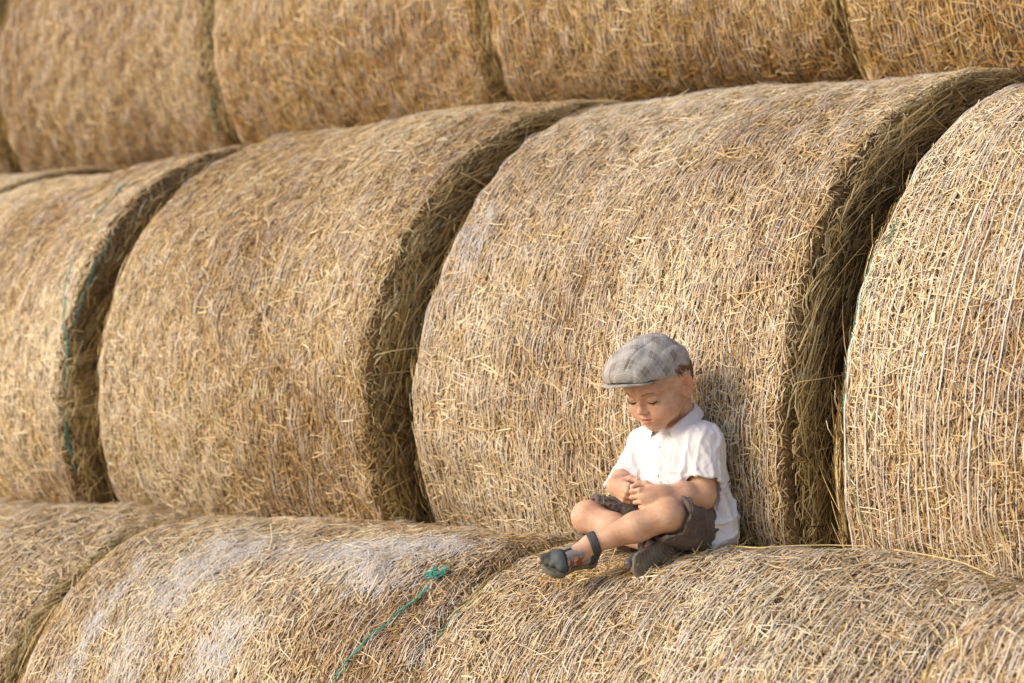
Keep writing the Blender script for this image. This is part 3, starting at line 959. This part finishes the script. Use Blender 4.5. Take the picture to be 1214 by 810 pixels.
# opening for the neck
shirt.cut(f_cone(neck + np.array([0, 0, -.012]), hp(-.01, 0, -.03), .040, .050), .008)
hA, hB = P(823, 602, 4.55), P(846, 652, 4.55)
hn = unit(np.array([hB[2] - hA[2], 0, -(hB[0] - hA[0])]))       # across the hem, down and to picture left
hn = hn if hn[0] < 0 else -hn
def hem_f(p):
    w = .004 * np.sin(p[..., 2] * 130 + p[..., 1] * 40)
    return np.minimum(np.maximum((p - hA) @ hn + w, -(p[..., 2] - .002) * 0 - 1), np.maximum(hA[2] - p[..., 2], -1)) if False else smin((p - hA) @ hn + w, hA[2] - p[..., 2], .02)
shirt.isect(hem_f, .003)
shirt.isect(lambda p: .003 - p[..., 2], .004)
V, Q = keep_big(*shirt.mesh(h=.0026, smooth=3))
N = vnormals(V, Q)
tq = V - chest
lat, hgt, fw = tq @ fside, tq[:, 2], tq @ ftor
# folds: long soft ones falling from the shoulders, cross folds at the waist and at the sleeves
n1 = noise3(np.c_[lat, hgt * .28, fw] , .060, 21); n2 = noise3(np.c_[(lat * .8 + hgt * .6) , (hgt * .8 - lat * .6) * .35, fw * .7], .050, 22)
n3 = noise3(V, .020, 23)
low = np.clip((-hgt - .0) / .06, 0, 1)
fold = np.clip(1 - np.abs(n1) * 1.3, 0, 1) * .0060 * (.4 + low) + np.clip(1 - np.abs(n2) * 1.4, 0, 1) * .0052 * (.5 + .7 * low) + .0003 * n3
n4 = noise3(np.c_[lat * .9 + fw * .4, (hgt + lat * .5) * .5, fw * .8], .026, 27)
fold = fold + np.clip(1 - np.abs(n4) * 2.2, 0, 1) ** 1.5 * .0022 * (.4 + .8 * low)
front = fw > .02
plk = np.exp(-(np.clip(np.abs(lat + .004) - .009, 0, 1) / .0012) ** 2) * front * (hgt < .06)
pck = np.exp(-((np.clip(np.abs(lat - .047) - .021, 0, 1) / .0012) ** 2 + (np.clip(np.abs(hgt - .003) - .024, 0, 1) / .0012) ** 2)) * front
V = V + N * (fold - .003 + .0018 * plk + .0020 * pck)[:, None]
shirt_o = link('shirt', mesh_np('shirt', V, Q), M_SHIRT, boy)
SV, SN = V, N
def on_shirt(la, h):
    d = np.abs(lat - la) + np.abs(hgt - h) + np.where(front, 0, 1)
    i = np.argmin(d); return SV[i], SN[i]
def disc(c, n, r, t):
    n = unit(n); u = unit(np.cross(n, [0.2, .3, .9])); v = np.cross(n, u)
    an = np.linspace(0, 2 * np.pi, 14, endpoint=False)
    ring = np.cos(an)[:, None] * u + np.sin(an)[:, None] * v
    rows = [c - n * t * .2 + ring * r, c + n * t * .7 + ring * r, c + n * t + ring * r * .8, c + n * t * .7 + ring * r * .45, c + n * t * .7 + ring * r * .02]
    VV = np.concatenate(rows); idx = np.arange(len(VV)).reshape(len(rows), 14)
    a = idx[:-1]; b = np.roll(a, -1, 1); d = idx[1:]; cc = np.roll(d, -1, 1)
    return VV, np.stack([a, b, cc, d], -1).reshape(-1, 4)
for h in (.038, .006, -.026):
    c, n = on_shirt(-.004, h)
    VV, FF = disc(c + n * .0003, n, .0036, .0016)
    link('button', mesh_np('button', VV, FF), M_BUT, shirt_o)
# collar: a stand round the neck folded over into two pointed flaps
def collar():
    M = frame(46, 27); c0 = P(801, 501, 4.615)
    k = 41; ph = np.linspace(R_(24), R_(336), k)
    rows = []
    for (r, h, spread) in ((.049, -.012, 0), (.049, .008, 0), (.0505, .0215, 0), (.0545, .0235, 0), (.0600, .014, .35), (.0665, .000, 1.0)):
        e = np.exp(-(np.minimum(ph - R_(24), R_(336) - ph) / R_(26)) ** 2)   # 1 at both front ends
        rr = r * (1 + .10 * np.abs(np.cos(ph))) + spread * e * .012
        hh = h - .010 * e * (h > 0) - spread * e * .020 - spread * .006
        p2 = np.where(ph < np.pi, ph + spread * e * .22, ph - spread * e * .22)
        rows.append(c0 + (np.cos(p2) * rr)[:, None] * M[0] + (np.sin(p2) * rr)[:, None] * M[1] * .95 + hh[:, None] * M[2])
    VV = np.concatenate(rows); n = len(rows); idx = np.arange(n * k).reshape(n, k)
    F = np.stack([idx[:-1, :-1], idx[:-1, 1:], idx[1:, 1:], idx[1:, :-1]], -1).reshape(-1, 4)
    o = link('collar', mesh_np('collar', VV, F), M_SHIRT, shirt_o)
    s = o.modifiers.new('thick', 'SOLIDIFY'); s.thickness = .0022; s.offset = 0
    b = o.modifiers.new('round', 'SUBSURF'); b.levels = b.render_levels = 1
collar()

# ------------------------------------------------------------------ shorts
shorts = Model()
shorts.add(f_ell(pelvis + np.array([0, 0, .008]), (.088, .108, .072), TM), .02)
STITCH = []
for h_, k_, fr, r0, r1 in ((hipL, knL, 1.0, .066, .0565), (hipR, knR, 1.0, .066, .0515)):
    ax = unit(k_ - h_); L = np.linalg.norm(k_ - h_)
    f, bl, bh = f_cone(h_, h_ + ax * L * 1.3, r0, r1)
    nrm = unit(ax + np.array([0, 0, .12])); pc = h_ + ax * L * fr
    def wav(p, f=f, nrm=nrm, pc=pc): return smax(f(p) , (p - pc) @ nrm - .004 * np.sin(p[..., 2] * 90 + p[..., 0] * 60), .004)
    shorts.add((wav, bl, bh), .03)
    shorts.cut(f_cone(h_ + ax * L * .5, h_ + ax * L * 1.5, r1 - .012, r1 - .0035), .003)
    a_ = anL if k_ is knL else anR
    shorts.cut(f_cone(k_ + (a_ - k_) * .10, k_ + (a_ - k_) * .55, .0405, .0365), .002)
    STITCH.append((h_, ax, L * (fr - .07), nrm))
shorts.isect(lambda p: -(p[..., 2] + .006), .006)
V, Q = keep_big(*shorts.mesh(h=.0026, smooth=3))
N = vnormals(V, Q)
fold = (1 - np.abs(noise3(V * [1, 1, .6], .055, 31))) * .0040 + (1 - np.abs(noise3(V, .032, 32))) * .0018 + .0005 * noise3(V, .014, 33)
V = V + N * (fold - .003)[:, None]
shorts_o = link('shorts', mesh_np('shorts', V, Q), M_SHORT, boy)
# pale stitches near the hems and the side pocket
for h_, ax, L, nrm in STITCH:
    st = []
    c = h_ + ax * L; u = unit(np.cross(nrm, [0.1, .2, 1])); v = np.cross(nrm, u)
    for i in range(56):
        an = 2 * np.pi * i / 56
        ps = []
        for a2 in (an, an + .055):
            q = march(shorts, c + .075 * (np.cos(a2) * u + np.sin(a2) * v), -(np.cos(a2) * u + np.sin(a2) * v))
            j = np.argmin(((V - q) ** 2).sum(1)); ps.append(V[j] + N[j] * .0007)
        if np.linalg.norm(ps[0] - ps[1]) < .012: st.append(tube(np.array([ps[0], (ps[0] + ps[1]) / 2, ps[1]]), .0005, 4))
    VV, FF, _ = merge(st); link('hem_stitching', mesh_np('hem_stitching', VV, FF), M_STITCH, shorts_o)

# ------------------------------------------------------------------ sandals
def box_f(Ft, lo, hi):
    lo, hi = np.array(lo), np.array(hi)
    def f(p):
        q = Ft.loc(p); return np.maximum(lo - q, q - hi).max(-1) * Ft.k
    return f
def sandal(Ft, ank, kn, big, label):
    k = Ft.k
    skin = Ft.skin(Model(), ank, big)
    allp = [o for o in skin.ops]
    lo = np.min([o[2] for o in allp], 0) - .02; hi = np.max([o[3] for o in allp], 0) + .02
    up = Model()
    up.add((lambda p: skin.ev(p) - .0040 * k, lo, hi), 0)
    up.isect(box_f(Ft, (-.05, -.06, -.004), (.126, .06, .047)), .003)
    top = lambda p: (lambda q: q[..., 2] - np.interp(q[..., 0], [-.03, .0, .02, .034, .06], [.046, .042, .022, .05, .06]))(Ft.loc(p)) * k
    up.isect(top, .003)
    up.cut(f_ell(Ft.w(.126, 0, .020), np.array([.014, .016, .012]) * k, Ft.M), .003)      # open toe
    for s in (1, -1):
        for a, w, c in ((.028, .0060, .024), (.050, .0068, .030), (.070, .0060, .026)):
            up.cut(f_ell(Ft.w(a, s * .024, c), np.array([w, .016, .0105]) * k, Ft.M), .002)
    V, Q = keep_big(*up.mesh(h=.0021, smooth=2))
    q = Ft.loc(V)
    cc = np.repeat(np.array([[.27, .25, .235]]), len(V), 0)
    cc[q[:, 0] > .080] = (.062, .074, .080)
    cc[(q[:, 0] > .104)] = (.10, .095, .085)
    cc[(np.abs(q[:, 0] - .078) < .0030)] = (.015, .013, .012)
    cc[(np.abs(q[:, 0] - .040) < .0090) & (q[:, 2] < .034)] = (.30, .065, .040)
    cc[(np.abs(q[:, 0] - .062) < .0050) & (q[:, 2] < .028)] = (.30, .065, .040)
    cc[(np.abs(q[:, 1]) < .0035) & (q[:, 0] > .03) & (q[:, 0] < .076)] = (.025, .02, .018)
    cc[q[:, 0] < .012] = (.045, .048, .050)
    so = link('sandal', mesh_np('sandal', V, Q, {'col': np.c_[cc, np.ones(len(V))]}), M_SHOE, boy, None, label)
    # sole
    def sole_f(p):
        q = Ft.loc(p)
        t = np.clip(q[..., 0] / .088, 0, 1)
        d2 = np.hypot(q[..., 0] - t * .088, q[..., 1] + .004 * np.sin(t * 3.1) * big) - (.0275 + .0100 * t ** 1.3 - .005 * np.sin(t * 3.14))
        groove = .0014 * (np.sin((q[..., 0] + .35 * np.abs(q[..., 1])) * 520) > .45) * (q[..., 2] < -.006)
        toe = .004 * np.clip((q[..., 0] - .085) / .04, 0, 1) ** 2
        thick = np.maximum(q[..., 2] - .004 - toe, -(q[..., 2] + .0110 - groove - toe * .6))
        return smax(d2, thick, .005) * k
    sl = Model(); sl.add((sole_f, lo - .012, hi + .012), 0)
    V, Q = sl.mesh(h=.0019, smooth=1)
    link('sole', mesh_np('sole', V, Q), M_RUB, so)
    # ankle strap
    ax = unit(kn - ank); sh = Model()
    core = f_cone(ank - ax * .03, ank + ax * .05, .0285, .0295)
    sh.add((lambda p: smax(body.ev(p) - .0032, core[0](p), .004), core[1], core[2]), 0)
    sh.isect(lambda p: np.abs((p - ank - ax * .004) @ ax) - .0105, .003)
    V, Q = keep_big(*sh.mesh(h=.0021, smooth=2))
    cc = np.repeat(np.array([[.060, .064, .064]]), len(V), 0)
    link('ankle_strap', mesh_np('ankle_strap', V, Q, {'col': np.c_[cc, np.ones(len(V))]}), M_SHOE, so)
sandal(FL, anL, knL, 1, 'sandal seen from above with its navy toe cap')
sandal(FR, anR, knR, -1, 'sandal showing the ridged underside of its sole')

# ------------------------------------------------------------------ net bunches, twine and loose stalks
def hit(key, u, v):
    """where a measured point lies on a bale: (angle in degrees, x from its centre) in the bale's own frame"""
    o, sh, M = BALES[key]
    Mi = M.inverted()
    d = _Rr * (u - PW / 2) / FPX + _Ur * (PH / 2 - v) / FPX + _F
    s = np.array(Mi @ Vector((0, 0, CAMZ))); d = np.array(Mi.to_3x3() @ Vector(d))
    Rr = sh.R - sh.taper * .5
    for _ in range(3):
        a = np.array([d[1] / sh.e, d[2]]); b = np.array([s[1] / sh.e, s[2]])
        A, B, Cc = a @ a, 2 * a @ b, b @ b - Rr * Rr
        t = (-B - math.sqrt(max(B * B - 4 * A * Cc, 0.))) / (2 * A)
        q = s + d * t; Rr = float(sh.prof(np.array(q[0])))
    return math.degrees(math.atan2(q[2], -q[1] / sh.e)), float(np.clip(q[0], -BL / 2, BL / 2))

def twine(key, pts, name, rad=.0026, seed=1, lift=.011):
    r = np.random.default_rng(seed)
    o = BALES[key][0]
    th, x = np.array([hit(key, *p) for p in pts]).T
    t = np.linspace(0, len(th) - 1, 10 * len(th)); i = np.arange(len(th))
    TH = np.interp(t, i, th) + r.normal(0, .12, len(t)); X = np.interp(t, i, x) + r.normal(0, .0012, len(t))
    X = np.clip(X, -BL / 2 + .004, BL / 2 - .004)
    out = []
    for dth, dx in ((0, 0), (.15, .0022)):
        # in places the cord bites into the straw and vanishes under the stalks
        sink = .012 * np.clip(np.sin(t * r.uniform(1.6, 2.6) + r.uniform(0, 6)) - .25, 0, 1)
        out.append(tube(on_bale(key, TH + dth, X + dx, lift - .002 - sink + r.normal(0, .0012, len(t))), rad * .46, 5))
    V, F, _ = merge(out)
    return link(name, mesh_np(name, V, F), M_TWINE, o)

M_NETW = plain_mat('white_net_mat', (.73, .70, .675), .5, .1, 25)
def net_patch(key, spots, seed):
    """places where the net has slid together into a white mat of fine threads"""
    r = np.random.default_rng(seed); V_, F_ = [], []; off = 0
    for (u, v, su, sth, n) in spots:
        th0, x0 = hit(key, u, v)
        k = 4; n = int(n * 1.4)
        L = r.uniform(1.2, 4.5, n); dth = r.normal(0, sth * 1.25, n); dx = r.normal(0, su * 1.25, n)
        slant = r.normal(0, .018, n)
        tt = np.linspace(-.5, .5, k)
        TH = th0 + dth[:, None] + tt[None] * L[:, None]
        X = x0 + dx[:, None] + slant[:, None] * tt[None] + r.normal(0, .0008, (n, k))
        X = np.clip(X, -BL / 2 + .01, BL / 2 - .01)
        Pp = on_bale(key, TH, X, .0045 + r.uniform(0, .0055, (n, 1)) + 0 * TH)
        Nn = Pp.copy(); Nn[..., 0] = 0; Nn /= np.linalg.norm(Nn, axis=-1, keepdims=True)
        v1, f1, _ = strip_mesh(Pp, Nn, np.full((n, k), .0010), np.zeros(n), .3)
        V_.append(v1); F_.append(f1 + off); off += len(v1)
    o = link('bunched_net', mesh_np('bunched_net', np.concatenate(V_), np.concatenate(F_)), M_NETW, BALES[key][0], 'stuff')
def bold_strands(key, x0, x1, spacing, seed, th=None, width=.0024):
    """separate thick strands of the net, laid straight round the bale"""
    r = np.random.default_rng(seed); sh = BALES[key][1]
    xs = np.arange(x0, x1, spacing); n = len(xs); k = 260
    xs = xs + r.normal(0, .004, n)
    TH = np.repeat(np.linspace(sh.th[0], sh.th[1], k)[None], n, 0)
    X = np.clip(xs[:, None] + .004 * sh.w4(TH, xs[:, None]) + .012 * r.normal(0, .5, (n, 1)) * (TH - .5), -BL / 2 + .006, BL / 2 - .006)
    Pp = sh.pos(TH, X, .0095 + .0012 * sh.w2(TH, X))
    W = width * (.7 + .45 * r.random((n, 1))) * (1 + .35 * np.sin(TH * r.integers(5, 30, (n, 1)) + r.uniform(0, 6, (n, 1))))
    V, F, _ = strip_mesh(Pp, sh.nrm(TH), W, np.zeros(n), .35)
    link('net_strands', mesh_np('net_strands', V, F), M_NETW, BALES[key][0])
bold_strands('m4', -BL / 2 + .02, BL / 2 - .02, .027, 41, width=.0024)
bold_strands('b2', -.35, BL / 2 - .02, .021, 42, width=.0016)
bold_strands('b3', -BL / 2 + .02, BL / 2 - .02, .020, 43, width=.0016)
bold_strands('m3', -BL / 2 + .02, BL / 2 - .04, .019, 44, width=.0011)
net_patch('b1', [(215, 695, .045, 5, 420), (290, 655, .06, 3.5, 420), (420, 662, .07, 3.0, 520), (510, 655, .06, 2.5, 420),
                 (455, 690, .05, 3.0, 260), (115, 740, .016, 9, 260), (265, 775, .035, 4, 320), (150, 790, .03, 4, 160), (545, 760, .03, 4, 150)], 5)
net_patch('m3', [(556, 285, .022, 3.5, 90), (560, 300, .016, 4.5, 50)], 6)
net_patch('m4', [(1195, 300, .03, 8, 60)], 7)
twine('m1', [(152, 226), (122, 258), (98, 295), (82, 340), (77, 400), (81, 460), (92, 520), (104, 566)], 'edge_twine', .0034, 3)
twine('m1', [(138, 280), (118, 330), (108, 380)], 'edge_twine', .0022, 4)
twine('m4', [(1087, 196), (1080, 212)], 'edge_twine', .0028, 5)
twine('m4', [(1062, 262), (1050, 290)], 'edge_twine', .0020, 6)
twine('m4', [(1030, 306), (1010, 360), (1002, 410), (998, 470), (1001, 530), (1010, 580), (1022, 620)], 'edge_twine', .0020, 7)
twine('m4', [(1040, 322), (1028, 350), (1020, 372)], 'edge_twine', .0022, 8)
twine('b1', [(638, 652), (610, 668), (575, 694), (545, 725), (517, 756)], 'edge_twine', .0026, 10, .024)
twine('b1', [(512, 706), (492, 722), (468, 740), (440, 764), (418, 786), (400, 812)], 'edge_twine', .0036, 11, .016)
twine('t0', [(262, 4), (254, 40), (250, 90), (252, 140), (256, 160)], 'edge_twine', .0030, 12)
def knot():
    r = np.random.default_rng(9); parts_ = []
    th0, x0 = hit('b1', 521, 690)
    for i in range(9):
        k = 9; t = np.linspace(0, 1, k); a, b = r.normal(0, 1.5, 2); c, d = r.normal(0, .013, 2)
        TH = th0 + a + (b - a) * t + 1.2 * np.sin(t * r.uniform(3, 8) + i); X = x0 + c + (d - c) * t + .006 * np.sin(t * r.uniform(4, 9))
        parts_.append(tube(on_bale('b1', TH, X, .011 + .005 * r.random(k)), .0014, 5))
    V, F, _ = merge(parts_); link('twine_knot', mesh_np('twine_knot', V, F), M_TWINE, BALES['b1'][0])
knot()

M_STALK = plain_mat('dry_stalk', (.66, .49, .22), .5, .25, 60)
def stalk(label, pts, rad, group=None):
    """a single straw through world points, standing on its own as a thing"""
    pts = np.array(pts, float); c = pts.mean(0)
    t = np.linspace(0, len(pts) - 1, 8 * len(pts)); i = np.arange(len(pts))
    q = np.stack([np.interp(t, i, pts[:, k]) for k in range(3)], 1)
    for _ in range(4): q[1:-1] = (q[:-2] + q[2:] + 2 * q[1:-1]) / 4
    V, F = tube(q - c, rad * (1 - .3 * np.linspace(0, 1, len(q))), 6)
    o = link('straw_stalk', mesh_np('straw_stalk', V, F), M_STALK); o.location = c
    o['label'] = label; o['category'] = 'straw stalk'
    if group: o['group'] = group
    return o
def w_boy(p): return ROOT + _Rt * p[0] + _Fh * p[1] + np.array([0, 0, p[2]])
def on_top(key, u, v, up=.012):
    th, x = hit(key, u, v)
    return np.array(BALES[key][2] @ Vector(on_bale(key, th, x, up)))
mid = (tL + tR) / 2
stalk('thin dry stalk the boy pinches between his fingers', [w_boy(mid + np.array([-.004, 0, -.016])), w_boy(mid), w_boy(mid + np.array([.004, .002, .034]))], .0016)
stalk('short pale stalk lying beside the upturned sandal sole', [on_top('b2', 786, 674), on_top('b2', 800, 664, .016), on_top('b2', 816, 656, .022)], .0028)
stalk('long curved yellow stalk along the crest right of the boy', [on_top('b2', u, v, .017) for u, v in ((866, 658), (900, 665), (940, 662), (985, 660), (1030, 662))], .0019)
stalk('long bent stalk lying along the crest below the rightmost middle-row bale', [on_top('b2', u, v, .017) for u, v in ((1060, 665), (1100, 669), (1140, 677), (1180, 689))], .0019)

# straw poking up round the boy's seat and shoes
def tuft():
    r = np.random.default_rng(51); line = np.array([(640, 684), (690, 680), (735, 682), (790, 678), (840, 660), (872, 656)], float)
    Ps, Ns = [], []
    Mi = BALES['b2'][2].inverted(); M3 = Mi.to_3x3()
    for i in range(230):
        t = r.uniform(0, 5); j = int(t); q = line[j] + (line[j + 1] - line[j]) * (t - j) + r.normal(0, (9, 5))
        th, x = hit('b2', *q); p0 = on_bale('b2', th, x, r.uniform(.002, .010))
        n = BALES['b2'][1].nrm(np.array(math.radians(th))); a = r.uniform(0, 6.283); el = abs(r.normal(0, .28))
        tg = np.cross(n, [1., 0, 0]); d = (np.cos(a) * np.array([1., 0, 0]) + np.sin(a) * tg) * math.cos(el) + n * math.sin(el)
        L = np.clip(r.lognormal(np.log(.035), .5), .012, .10); b = r.normal(0, .1) * L
        s_ = np.linspace(0, 1, 3)[:, None]
        Ps.append(p0 + d * L * s_ + n * b * s_ ** 2); Ns.append(np.repeat(n[None], 3, 0))
    n = len(Ps)
    V, F, t = strip_mesh(np.array(Ps), np.array(Ns), np.clip(r.normal(.0027, .0008, (n, 1)), .0012, .005) * np.array([[.9, 1, .7]]), np.clip(r.normal(.62, .22, n), 0, 1))
    link('loose_straw', mesh_np('loose_straw', V, F, {'tint': t}, False), M_STRAW, BALES['b2'][0], 'stuff')
tuft()
